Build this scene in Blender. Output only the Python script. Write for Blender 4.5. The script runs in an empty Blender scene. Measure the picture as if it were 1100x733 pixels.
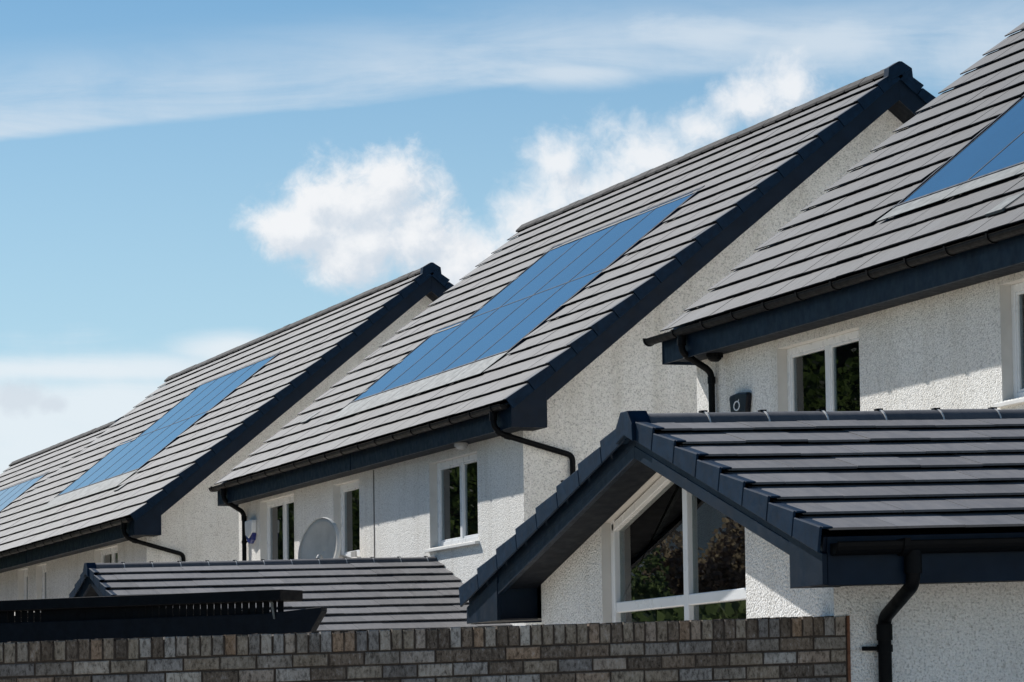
import bpy, bmesh, math, random
from mathutils import Vector, Matrix
random.seed(7)
sc = bpy.context.scene
col = sc.collection
HC = 1.5
V = Vector

# ------------------------------------------------------------------ helpers
class MB:
    """collects faces; build() links them as ONE mesh object"""
    def __init__(s): s.v = []; s.f = []; s.t = []; s.m = []; s.mi = 0
    def face(s, pts, tint=.5):
        i = len(s.v); s.v += [tuple(p) for p in pts]; s.f.append(tuple(range(i, i + len(pts)))); s.t.append(tint); s.m.append(s.mi)
    def hexa(s, p, tint=.5):
        """8 points: bottom ring 0-3 (ccw seen from above), top ring 4-7"""
        i = len(s.v); s.v += [tuple(q) for q in p]
        for f in ((3,2,1,0), (4,5,6,7), (0,1,5,4), (1,2,6,5), (2,3,7,6), (3,0,4,7)):
            s.f.append(tuple(i + k for k in f)); s.t.append(tint); s.m.append(s.mi)
    def box(s, x0, x1, y0, y1, z0, z1, tint=.5):
        s.hexa([(x0,y0,z0),(x1,y0,z0),(x1,y1,z0),(x0,y1,z0),(x0,y0,z1),(x1,y0,z1),(x1,y1,z1),(x0,y1,z1)], tint)
    def obox(s, o, a, b, c, tint=.5):
        """box from corner o with edge vectors a, b, c"""
        o, a, b, c = V(o), V(a), V(b), V(c)
        s.hexa([o, o+a, o+a+b, o+b, o+c, o+a+c, o+a+b+c, o+b+c], tint)
    def prism(s, prof, d, tint=.5):
        """polygon prof (3d points) extruded by vector d"""
        p = [V(q) for q in prof]; d = V(d); n = len(p); i = len(s.v)
        s.v += [tuple(q) for q in p] + [tuple(q + d) for q in p]
        fs = [tuple(range(n - 1, -1, -1)), tuple(range(n, 2*n))] + [(k, (k+1) % n, n + (k+1) % n, n + k) for k in range(n)]
        for f in fs: s.f.append(tuple(i + k for k in f)); s.t.append(tint); s.m.append(s.mi)
    def tube(s, pts, r, n=14, caps=True, tint=.5):
        P = [V(p) for p in pts]; rings = []; prev = None
        rr = r if isinstance(r, (list, tuple)) else [r] * len(P)
        for k, p in enumerate(P):
            d = (P[min(k+1, len(P)-1)] - P[max(k-1, 0)]).normalized()
            a = V((0,0,1)) if abs(d.z) < .95 else V((0,1,0))
            if prev is not None: a = prev
            e1 = (a - d * a.dot(d)).normalized(); prev = e1; e2 = d.cross(e1)
            i = len(s.v)
            for j in range(n):
                t = 2 * math.pi * j / n; s.v.append(tuple(p + (e1 * math.cos(t) + e2 * math.sin(t)) * rr[k]))
            rings.append(i)
        for a, b in zip(rings, rings[1:]):
            for j in range(n): s.f.append((a+j, a+(j+1) % n, b+(j+1) % n, b+j)); s.t.append(tint); s.m.append(s.mi)
        if caps:
            s.f.append(tuple(rings[0]+j for j in range(n-1, -1, -1))); s.t.append(tint); s.m.append(s.mi)
            s.f.append(tuple(rings[-1]+j for j in range(n))); s.t.append(tint); s.m.append(s.mi)
    def build(s, name, mat, parent=None, bevel=0, smooth=False, shear=None):
        me = bpy.data.meshes.new(name)
        vv = s.v
        if shear: vv = [(x, y, z + shear[1] * (x - shear[0])) for x, y, z in vv]
        me.from_pydata(vv, [], s.f)
        for m in (mat if isinstance(mat, (list, tuple)) else [mat]): me.materials.append(m)
        me.polygons.foreach_set('material_index', s.m)
        at = me.color_attributes.new('tint', 'FLOAT_COLOR', 'CORNER')
        for p, t in zip(me.polygons, s.t):
            for li in p.loop_indices: at.data[li].color = (t, t, t, 1)
        bm = bmesh.new(); bm.from_mesh(me)
        bmesh.ops.recalc_face_normals(bm, faces=bm.faces)
        bm.to_mesh(me); bm.free()
        if smooth: me.polygons.foreach_set('use_smooth', [True] * len(me.polygons))
        me.update()
        o = bpy.data.objects.new(name, me); col.objects.link(o)
        if bevel:
            b = o.modifiers.new('bevel', 'BEVEL'); b.width = bevel; b.segments = 2; b.limit_method = 'ANGLE'
        if smooth:
            try: me.set_sharp_from_angle(angle=math.radians(40))
            except Exception: pass
        if parent is not None:
            o.parent = parent; o.matrix_parent_inverse = parent.matrix_basis.inverted()
        return o

def tag(o, label, cat, group=None, kind=None):
    o['label'] = label; o['category'] = cat
    if group: o['group'] = group
    if kind: o['kind'] = kind
    return o
def thing(name, label, cat, loc=(0,0,0), group=None):
    o = bpy.data.objects.new(name, None); o.empty_display_size = .3; col.objects.link(o); o.location = loc
    return tag(o, label, cat, group)

# ------------------------------------------------------------------ materials
def newmat(name):
    m = bpy.data.materials.new(name); m.use_nodes = True; nt = m.node_tree; nt.nodes.clear()
    out = nt.nodes.new('ShaderNodeOutputMaterial'); b = nt.nodes.new('ShaderNodeBsdfPrincipled')
    nt.links.new(b.outputs[0], out.inputs[0]); return m, nt, b, out
def N(nt, t, **kw):
    n = nt.nodes.new(t)
    for k, v in kw.items():
        if k.startswith('i_'):
            key = k[2:]; key = int(key) if key.isdigit() else key.replace('_', ' ')
            n.inputs[key].default_value = v
        else: setattr(n, k, v)
    return n
def ramp(nt, src, stops):
    r = nt.nodes.new('ShaderNodeValToRGB'); e = r.color_ramp.elements
    while len(e) < len(stops): e.new(.5)
    for k, (p, c) in enumerate(stops):
        e[k].position = p; e[k].color = (*c, 1) if isinstance(c, tuple) else (c, c, c, 1)
    nt.links.new(src, r.inputs[0]); return r.outputs[0]
def mixc(nt, f, a, b, mode='MIX'):
    n = nt.nodes.new('ShaderNodeMix'); n.data_type = 'RGBA'; n.blend_type = mode
    for s, x in ((0, f), (6, a), (7, b)):
        if isinstance(x, (int, float)): n.inputs[s].default_value = x
        elif isinstance(x, tuple): n.inputs[s].default_value = (*x, 1)
        else: nt.links.new(x, n.inputs[s])
    return n.outputs[2]
def math_(nt, op, a, b=None, c=None, clamp=False):
    n = nt.nodes.new('ShaderNodeMath'); n.operation = op; n.use_clamp = clamp
    for s, x in enumerate((a, b, c)):
        if x is None: continue
        if isinstance(x, (int, float)): n.inputs[s].default_value = x
        else: nt.links.new(x, n.inputs[s])
    return n.outputs[0]
def coords(nt, scale=(1,1,1)):
    t = nt.nodes.new('ShaderNodeTexCoord'); mp = nt.nodes.new('ShaderNodeMapping')
    nt.links.new(t.outputs['Object'], mp.inputs[0]); mp.inputs['Scale'].default_value = scale; return mp.outputs[0]
def noise(nt, vec, scale, detail=4, rough=.55, dist=0):
    n = N(nt, 'ShaderNodeTexNoise', i_Scale=scale, i_Detail=detail, i_Roughness=rough, i_Distortion=dist)
    nt.links.new(vec, n.inputs['Vector']); return n.outputs[0]
def bump(nt, b, h, strength, dist):
    n = N(nt, 'ShaderNodeBump', i_Strength=strength, i_Distance=dist); nt.links.new(h, n.inputs['Height']); nt.links.new(n.outputs[0], b.inputs['Normal'])
def tintnode(nt):
    a = nt.nodes.new('ShaderNodeVertexColor'); a.layer_name = 'tint'; return a.outputs[0]

def mat_roughcast(name, base, dark, grain):
    """wet-dash render: small stones and pin-holes, faint weather streaks"""
    m, nt, b, out = newmat(name); c = coords(nt)
    vo = N(nt, 'ShaderNodeTexVoronoi', i_Scale=grain, i_Randomness=1.0); nt.links.new(c, vo.inputs['Vector'])
    v2 = N(nt, 'ShaderNodeTexVoronoi', i_Scale=grain*.42, i_Randomness=1.0); nt.links.new(c, v2.inputs['Vector'])
    n1 = noise(nt, c, grain * .9, 3, .65); n2 = noise(nt, c, .55, 5, .6); n3 = noise(nt, c, grain * .33, 4, .6)
    sp = ramp(nt, n1, [(.34, tuple(x*.56 for x in base)), (.46, tuple(x*.96 for x in base)), (.62, tuple(min(1, x * 1.08) for x in base))])
    cc = mixc(nt, 1.0, sp, ramp(nt, n2, [(.3, (.88,.87,.86)), (.62, (1,1,1))]), 'MULTIPLY')
    cc = mixc(nt, 1, cc, ramp(nt, n3, [(.32, (.89,.885,.88)), (.5, (1,1,1))]), 'MULTIPLY')
    chip = ramp(nt, vo.outputs['Color'], [(.05, (.66,.645,.62)), (.11, (1,1,1))])
    cc = mixc(nt, .8, cc, chip, 'MULTIPLY')
    pit = ramp(nt, v2.outputs['Distance'], [(.08, 1.0), (.16, 0.0)])
    pit = math_(nt, 'MULTIPLY', pit, ramp(nt, v2.outputs['Color'], [(.10, 1.0), (.14, 0.0)]))
    cc = mixc(nt, math_(nt, 'MULTIPLY', pit, .85), cc, dark)
    c2 = coords(nt, (1.6, 1.6, .12)); n4 = noise(nt, c2, 2.4, 4, .6)
    cc = mixc(nt, .6, cc, ramp(nt, n4, [(.28, (.80,.785,.75)), (.5, (1,1,1))]), 'MULTIPLY')
    nt.links.new(cc, b.inputs['Base Color']); b.inputs['Roughness'].default_value = .95
    b.inputs['Specular IOR Level'].default_value = .15
    h = math_(nt, 'ADD', math_(nt, 'MULTIPLY', vo.outputs['Distance'], -1.0), math_(nt, 'ADD', math_(nt, 'MULTIPLY', n1, 1.2), math_(nt, 'MULTIPLY', n3, 1.0)))
    bump(nt, b, h, .9, .0075)
    return m
def mat_plain(name, base, rough=.5, spec=.5, nscale=8, var=.12, metal=0, bumpd=0, coat=0):
    m, nt, b, out = newmat(name); c = coords(nt); n = noise(nt, c, nscale, 5, .6)
    lo = tuple(x * (1 - var) for x in base); hi = tuple(min(1, x * (1 + var)) for x in base)
    nt.links.new(ramp(nt, n, [(.3, lo), (.7, hi)]), b.inputs['Base Color'])
    r = ramp(nt, noise(nt, c, nscale * 2.3, 3), [(.3, max(0, rough - .08)), (.7, min(1, rough + .1))])
    nt.links.new(r, b.inputs['Roughness']); b.inputs['Specular IOR Level'].default_value = spec; b.inputs['Metallic'].default_value = metal
    if coat: b.inputs['Coat Weight'].default_value = coat; b.inputs['Coat Roughness'].default_value = .15
    if bumpd: bump(nt, b, n, .4, bumpd)
    return m
def mat_tile(name, base, axis, rough=.62):
    """concrete roof tiles; streaks run down the slope (axis = 0: slope rises along x, 1: along y)"""
    m, nt, b, out = newmat(name); t = tintnode(nt)
    c1 = coords(nt, (1.2, 9, 1.2) if axis == 0 else (9, 1.2, 1.2)); c = coords(nt)
    n1 = noise(nt, c1, 3.2, 5, .65); n2 = noise(nt, c, .8, 4, .6); n3 = noise(nt, c, 90, 2, .6)
    k = ramp(nt, t, [(0, tuple(x * .70 for x in base)), (.5, base), (1, tuple(x * 1.28 for x in base))])
    k = mixc(nt, 1, k, ramp(nt, n1, [(.25, (.74,.74,.75)), (.55, (1,1,1)), (.8, (1.0,.99,.965))]), 'MULTIPLY')
    k = mixc(nt, 1, k, ramp(nt, n2, [(.3, (.86,.86,.87)), (.65, (1,1,1))]), 'MULTIPLY')
    pale = ramp(nt, n1, [(.62, 0.0), (.80, .45)])
    k = mixc(nt, pale, k, tuple(min(1, x * 1.9) for x in base))
    vl = N(nt, 'ShaderNodeTexVoronoi', i_Scale=5.5, i_Randomness=1.0); nt.links.new(c, vl.inputs['Vector'])
    spot = math_(nt, 'MULTIPLY', ramp(nt, math_(nt, 'ADD', vl.outputs['Distance'], math_(nt, 'MULTIPLY', n3, .12)), [(.10, .75), (.17, 0.0)]), ramp(nt, vl.outputs['Color'], [(.16, 1.0), (.2, 0.0)]))
    k = mixc(nt, spot, k, tuple(min(1, x * 2.6) for x in base))
    nt.links.new(k, b.inputs['Base Color'])
    nt.links.new(ramp(nt, n1, [(.3, rough - .06), (.7, rough + .08)]), b.inputs['Roughness'])
    b.inputs['Specular IOR Level'].default_value = .30
    bump(nt, b, math_(nt, 'ADD', n3, math_(nt, 'MULTIPLY', n1, .7)), .35, .004)
    return m
def mat_brick(name):
    m, nt, b, out = newmat(name); t = tintnode(nt); c = coords(nt)
    n1 = noise(nt, coords(nt, (1.6, 1.6, .8)), 38, 6, .75, .3); n2 = noise(nt, c, 70, 4, .75); n3 = noise(nt, c, 5, 5, .65)
    k = ramp(nt, t, [(0, (.15,.125,.105)), (.2, (.27,.215,.17)), (.42, (.37,.32,.26)), (.60, (.25,.24,.24)), (.76, (.47,.45,.43)), (.9, (.36,.25,.17)), (1, (.54,.51,.47))])
    k = mixc(nt, 1, k, ramp(nt, n1, [(.36, (.27,.255,.245)), (.52, (.90,.89,.87)), (.72, (1.0,1.0,1.0))]), 'MULTIPLY')
    k = mixc(nt, ramp(nt, n1, [(.56, 0.), (.74, .55)]), k, (.55,.54,.55))
    k = mixc(nt, 1, k, ramp(nt, n3, [(.3, (.62,.60,.58)), (.6, (1,1,1))]), 'MULTIPLY')
    nt.links.new(k, b.inputs['Base Color']); b.inputs['Roughness'].default_value = .92; b.inputs['Specular IOR Level'].default_value = .25
    bump(nt, b, math_(nt, 'ADD', n2, n1), .7, .006)
    return m
def mat_glass(name, ior=1.55, tint=(.72,.78,.78)):
    m = bpy.data.materials.new(name); m.use_nodes = True; nt = m.node_tree; nt.nodes.clear()
    out = nt.nodes.new('ShaderNodeOutputMaterial'); tr = N(nt, 'ShaderNodeBsdfTransparent'); tr.inputs[0].default_value = (*tint, 1)
    gl = N(nt, 'ShaderNodeBsdfGlossy'); gl.inputs['Roughness'].default_value = .0; gl.inputs[0].default_value = (.95,.97,.98,1)
    fr = N(nt, 'ShaderNodeFresnel', i_IOR=ior); mx = nt.nodes.new('ShaderNodeMixShader')
    c = coords(nt); n = noise(nt, c, 1.3, 2); bp = N(nt, 'ShaderNodeBump', i_Strength=.004, i_Distance=.01); nt.links.new(n, bp.inputs['Height'])
    nt.links.new(bp.outputs[0], gl.inputs['Normal'])
    nt.links.new(fr.outputs[0], mx.inputs[0]); nt.links.new(tr.outputs[0], mx.inputs[1]); nt.links.new(gl.outputs[0], mx.inputs[2])
    nt.links.new(mx.outputs[0], out.inputs[0]); return m
def mat_panel(name):
    """photovoltaic cells under glass: fine grid lines, blue-black cells"""
    m, nt, b, out = newmat(name); c = coords(nt); t = tintnode(nt)
    n = noise(nt, c, 3, 3)
    k = ramp(nt, t, [(0, (.009,.056,.122)), (.5, (.012,.067,.146)), (1, (.016,.080,.170))])
    k = mixc(nt, 1, k, ramp(nt, n, [(.3, (.85,.85,.85)), (.7, (1,1,1))]), 'MULTIPLY')
    # thin busbars running up the slope
    sx = nt.nodes.new('ShaderNodeSeparateXYZ'); nt.links.new(c, sx.inputs[0])
    w = math_(nt, 'FRACT', math_(nt, 'MULTIPLY', sx.outputs[1], 12.0))
    line = math_(nt, 'LESS_THAN', w, .07)
    k = mixc(nt, math_(nt, 'MULTIPLY', line, .45), k, (.10,.20,.34))
    nt.links.new(k, b.inputs['Base Color']); b.inputs['Roughness'].default_value = .09
    b.inputs['Specular IOR Level'].default_value = .7
    b.inputs['Specular Tint'].default_value = (.52,.78,1.0,1)
    return m

M = {}
M['roughcast'] = mat_roughcast('white_roughcast', (.90,.885,.845), (.20,.195,.19), 64)
M['roughcast_fine'] = mat_roughcast('white_roughcast_extension', (.87,.865,.85), (.13,.128,.125), 84)
M['tile'] = mat_tile('grey_concrete_tile', (.032,.036,.044), 0)
M['tile_ext'] = mat_tile('slate_grey_concrete_tile', (.150,.147,.152), 1)
M['ridge'] = mat_tile('ridge_tile_grey', (.028,.027,.028), 1, .85)
M['ridge_ext'] = mat_tile('ridge_tile_dark', (.105,.105,.112), 1)
M['navy'] = mat_plain('navy_upvc', (.0026,.0098,.0225), .45, .15, 5, .25)
M['navy_cap'] = mat_plain('navy_verge_plastic', (.0034,.0155,.036), .5, .10, 14, .3)
M['soffit'] = mat_plain('dark_soffit_board', (.007,.010,.016), .65, .15, 6, .15)
M['black'] = mat_plain('black_gutter_plastic', (.003,.0035,.0045), .5, .10, 6, .2)
M['upvc'] = mat_plain('white_upvc', (.80,.81,.82), .3, .5, 3, .03)
M['sill'] = mat_plain('painted_sill', (.74,.73,.70), .6, .3, 12, .07)
M['reveal'] = mat_plain('smooth_render_band', (.64,.625,.595), .85, .2, 6, .06)
M['lead'] = mat_plain('grey_flashing_sheet', (.13,.145,.148), .7, .3, 6, .35)
M['clip'] = mat_plain('ridge_union_light_grey', (.55,.54,.52), .6, .3, 20, .2)
M['mortar'] = mat_plain('dark_mortar', (.06,.048,.04), .95, .1, 30, .35, 0, .004)
M['brick'] = mat_brick('weathered_grey_brick')
M['rust'] = mat_plain('brown_sealant_strip', (.16,.075,.045), .8, .2, 30, .35)
M['timber'] = mat_plain('black_stained_timber', (.0022,.003,.005), .6, .12, 9, .3)
M['timber_navy'] = mat_plain('navy_stained_timber', (.0035,.006,.011), .65, .15, 9, .3)
M['glass'] = mat_glass('window_glass')
M['glass_big'] = mat_glass('gable_window_glass', 1.9, (.60,.69,.66))
M['panel'] = mat_panel('photovoltaic_glass')
M['panel_frame'] = mat_plain('black_panel_frame', (.008,.022,.045), .7, .15, 6, .2)
M['interior'] = mat_plain('dim_interior_plaster', (.42,.44,.41), .9, .1, 2, .1)
M['floor'] = mat_plain('interior_floor', (.38,.36,.31), .7, .2, 4, .2)
M['curtain'] = mat_plain('curtain_cloth', (.55,.52,.45), .9, .1, 20, .2)
M['blind'] = mat_plain('dark_blind_slat', (.80,.78,.70), .6, .3, 5, .1)
M['dish'] = mat_plain('grey_dish_metal', (.50,.48,.44), .5, .4, 7, .1)
M['dish_rim'] = mat_plain('pale_dish_edge', (.72,.72,.70), .5, .4, 7, .06)
M['alarm_black'] = mat_plain('black_alarm_cover', (.004,.005,.010), .35, .25, 5, .1)
M['alarm_blue'] = mat_plain('blue_alarm_lens', (.012,.022,.15), .3, .4, 5, .1)
M['alarm_white'] = mat_plain('white_alarm_cover', (.72,.74,.76), .35, .5, 5, .04)
M['grey_plastic'] = mat_plain('grey_lamp_plastic', (.40,.40,.40), .4, .5, 8, .1)
M['joint'] = mat_plain('movement_joint_sealant', (.13,.12,.11), .9, .1, 20, .2)

# ------------------------------------------------------------------ tiled roof slope
def slope_tiles(mb, o, u, s, L, g, n, tw, t=.036, skip=None, step=0):
    """n courses of overlapping flat tiles; o = lower corner, u along the eaves, s up the slope"""
    o, u, s = V(o), V(u).normalized(), V(s).normalized(); nn = u.cross(s).normalized()
    if nn.z < 0: nn = -nn
    for i in range(n):
        off = (i % 2) * tw * .5; a = -off
        last = (i == n - 1)
        while a < L - 1e-6:
            a0, a1 = max(a, 0), min(a + tw, L); a += tw
            if a1 - a0 < .01: continue
            if skip and skip(i, (a0 + a1) * .5): continue
            gp = .0015; a0 += gp; a1 -= gp
            tint = min(1, max(0, random.gauss(.5, .2))); dz = random.uniform(-.0025, .0025); ds = random.uniform(-.0035, .0035)
            s0 = i * g + ds; s1 = (i + 1) * g + (.0 if last else .055)
            th = .012
            lo, hi = t + dz, .002 + dz
            P = lambda uu, ss, k: o + u * uu + s * ss + nn * k
            mb.hexa([P(a0,s0,lo-th), P(a1,s0,lo-th), P(a1,s1,hi-th*.6), P(a0,s1,hi-th*.6), P(a0,s0,lo), P(a1,s0,lo), P(a1,s1,hi), P(a0,s1,hi)], tint)

def verge_caps(mb, o, u, s, g, n, t=.036, drop=.10, over=.055, thick=.018, out=.06, extra=0):
    """stepped dry-verge units along one roof edge; -u points out over the gable"""
    o, u, s = V(o), V(u).normalized(), V(s).normalized(); nn = u.cross(s).normalized()
    if nn.z < 0: nn = -nn
    for i in range(n):
        s0, s1 = i * g - .018, (i + 1) * g - .026
        lo, hi = t + .012, .012
        P = lambda a, b, k: o + u * a + s * b + nn * k
        tint = random.uniform(.3, .7)
        # side plate
        mb.hexa([P(-out-thick,s0,-drop), P(-out,s0,-drop), P(-out,s1,-drop), P(-out-thick,s1,-drop), P(-out-thick,s0,lo), P(-out,s0,lo), P(-out,s1,hi), P(-out-thick,s1,hi)], tint)
        # flange on the tiles
        mb.hexa([P(-out,s0+.001,lo-.012), P(over,s0+.001,lo-.012), P(over,s1,hi-.012), P(-out,s1,hi-.012), P(-out,s0+.001,lo-.001), P(over,s0+.001,lo-.001), P(over,s1,hi-.001), P(-out,s1,hi-.001)], tint)

def ridge_tiles(mb, o, u, L, tl, r, drop, seg=7, round_=True, w=.15):
    """ridge tiles along u starting at o (o = line of the ridge); half-round or angle section"""
    o, u = V(o), V(u).normalized(); side = u.cross(V((0,0,1))).normalized()
    k = 0; a = 0; joints = []
    while a < L - .02:
        b = min(a + tl, L); dz = random.uniform(-.004, .004)
        prof = []
        if round_:
            for j in range(seg + 1):
                th = math.pi * (.08 + .84 * j / seg); prof.append((math.cos(th) * w, math.sin(th) * r))
        else: prof = [(w, -drop), (w*.98, -drop+.03), (.035, r), (-.035, r), (-w*.98, -drop+.03), (-w, -drop)]
        e0, e1 = o + u * (a + .004), o + u * (b - .004); i = len(mb.v); n = len(prof); tint = random.uniform(.3, .7)
        for e in (e0, e1):
            for x, z in prof: mb.v.append(tuple(e + side * x + V((0,0,z + dz))))
        for j in range(n - 1):
            mb.f.append((i+j, i+j+1, i+n+j+1, i+n+j)); mb.t.append(tint); mb.m.append(mb.mi)
        for q in ((list(range(i, i+n))), list(range(i+n-1+n, i+n-1, -1))):
            mb.f.append(tuple(q)); mb.t.append(tint); mb.m.append(mb.mi)
        mb.f.append((i, i+n, i+2*n-1, i+n-1)); mb.t.append(tint); mb.m.append(mb.mi)
        joints.append(b); a = b; k += 1
    return joints

# ------------------------------------------------------------------ walls with openings
def wall_x(mb, X, y0, y1, z0, z1, opens, depth, rm=1):
    """wall facing -X at X with rectangular openings (ya, yb, za, zb); reveals go inwards (material rm)"""
    ys = sorted({y0, y1, *[o[0] for o in opens], *[o[1] for o in opens]})
    zs = sorted({z0, z1, *[o[2] for o in opens], *[o[3] for o in opens]})
    for a, b in zip(ys, ys[1:]):
        for c, d in zip(zs, zs[1:]):
            my, mz = (a+b)/2, (c+d)/2
            if any(o[0] < my < o[1] and o[2] < mz < o[3] for o in opens): continue
            mb.face([(X,b,c),(X,a,c),(X,a,d),(X,b,d)])
    mi = mb.mi; mb.mi = rm
    for a, b, c, d in opens:
        x2 = X + depth
        mb.face([(X,b,c),(X,b,d),(x2,b,d),(x2,b,c)]); mb.face([(X,a,d),(X,a,c),(x2,a,c),(x2,a,d)])
        mb.face([(X,a,d),(x2,a,d),(x2,b,d),(X,b,d)]); mb.face([(X,a,c),(X,b,c),(x2,b,c),(x2,a,c)])
    mb.mi = mi

def window(parent, X, ya, yb, za, zb, lights, sill=True, hide_right=0, blind=False, curtain=False, fw=.065):
    """upvc window facing -X at plane X; lights = fractions where mullions stand (measured from the far side)"""
    f = MB(); d = .07
    f.box(X, X+d, ya, ya+fw, za, zb); f.box(X, X+d, yb-fw, yb, za, zb)
    f.box(X+.001, X+d-.001, ya+fw, yb-fw, za, za+fw); f.box(X+.001, X+d-.001, ya+fw, yb-fw, zb-fw, zb)
    edges = [yb - fw]
    for fr in lights:
        ym = yb - fr * (yb - ya); f.box(X+.002, X+d-.002, ym-.05, ym+.05, za+fw, zb-fw); edges += [ym+.05, ym-.05]
    edges.append(ya + fw)
    # sash beads standing a little proud round each light
    for k in range(0, len(edges), 2):
        b_, a_ = edges[k], edges[k+1]; q = .028
        f.box(X+.012, X+d-.01, a_, a_+q, za+fw, zb-fw); f.box(X+.012, X+d-.01, b_-q, b_, za+fw, zb-fw)
        f.box(X+.013, X+d-.011, a_+q, b_-q, za+fw, za+fw+q); f.box(X+.013, X+d-.011, a_+q, b_-q, zb-fw-q, zb-fw)
    w = f.build('window', M['upvc'], parent, bevel=.006)
    for k in range(0, len(edges), 2):
        g = MB(); g.box(X+.034, X+.040, edges[k+1]+.02, edges[k]-.02, za+fw+.02, zb-fw-.02); g.build('pane', M['glass'], w)
    if sill:
        s = MB(); s.prism([(X-.155,yb+.05,za-.055),(X-.155,yb+.05,za-.018),(X+.0,yb+.05,za-.002),(X+.03,yb+.05,za-.002),(X+.03,yb+.05,za-.055)], (0,-(yb-ya)-.10,0)); s.build('sill', M['sill'], w, bevel=.005)
    if blind:
        bl = MB(); z = za + .05
        y0, y1 = ya + .08, yb - (yb-ya) * .5 - .02
        while z < zb - .03:
            bl.obox((X+.085, y0, z), (.020, 0, .026), (0, y1-y0, 0), (-.002, 0, .002)); z += .046
        bl.box(X+.115, X+.119, y0+.2, y0+.21, za, zb); bl.box(X+.115, X+.119, y1-.21, y1-.2, za, zb)
        bl.build('blind', M['blind'], w)
    if curtain:
        for (a, b) in ((yb-.30, yb-.02), (ya+.02, ya+.20)):
            n = 24; c = MB()
            for j in range(n):
                p, q = a + (b-a)*j/n, a + (b-a)*(j+1)/n
                x1, x2 = X+.13+.035*math.sin(j*1.9), X+.13+.035*math.sin((j+1)*1.9)
                c.face([(x1,p,za-.1),(x2,q,za-.1),(x2,q,zb+.05),(x1,p,zb+.05)])
            c.build('curtain', M['curtain'], w)
    return w

def gutter(mb, x, y0, y1, z, r=.058, along='y'):
    """half-round gutter with a rolled lip and brackets, its outer side towards -x (or -y)"""
    n = 10; prof = []
    for j in range(n + 1):
        th = math.pi + math.pi * j / n; prof.append((math.cos(th) * r, math.sin(th) * r))
    outer = [(-r-.006, .006)] + prof + [(r, .01), (r-.008, .01)] + [(p[0]*.88, p[1]*.88) for p in reversed(prof)] + [(-r+.004, .006)]
    def pt(c, a): return (x + c[0], a, z + c[1]) if along == 'y' else (a, x + c[0], z + c[1])
    d = (0, y1-y0, 0) if along == 'y' else (y1-y0, 0, 0)
    mb.prism([pt(c, y0) for c in outer], d)
    for a in (y0, y1 - .006):   # stop ends
        mb.prism([pt((math.cos(math.pi+math.pi*j/n)*r, math.sin(math.pi+math.pi*j/n)*r), a + .001) for j in range(n+1)], (0, .005, 0) if along == 'y' else (.005, 0, 0))
    a = y0 + .35
    while a < y1:               # brackets
        pr = [(math.cos(math.pi+math.pi*j/n)*(r+.009), math.sin(math.pi+math.pi*j/n)*(r+.009)) for j in range(n+1)]
        mb.prism([pt(c, a) for c in [(-r-.012,.016)] + pr + [(r+.01,.012)]], (0,.03,0) if along == 'y' else (.03,0,0)); a += .82

def bend(pts, rad=.07, n=5):
    """round the corners of a polyline"""
    P = [V(p) for p in pts]; out = [P[0]]
    for a, b, c in zip(P, P[1:], P[2:]):
        d1, d2 = (a-b), (c-b); r = min(rad, d1.length*.45, d2.length*.45); p, q = b + d1.normalized()*r, b + d2.normalized()*r
        for k in range(n + 1):
            t = k / n; out.append(p*(1-t)**2 + b*2*t*(1-t) + q*t*t)
    out.append(P[-1]); return out

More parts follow.
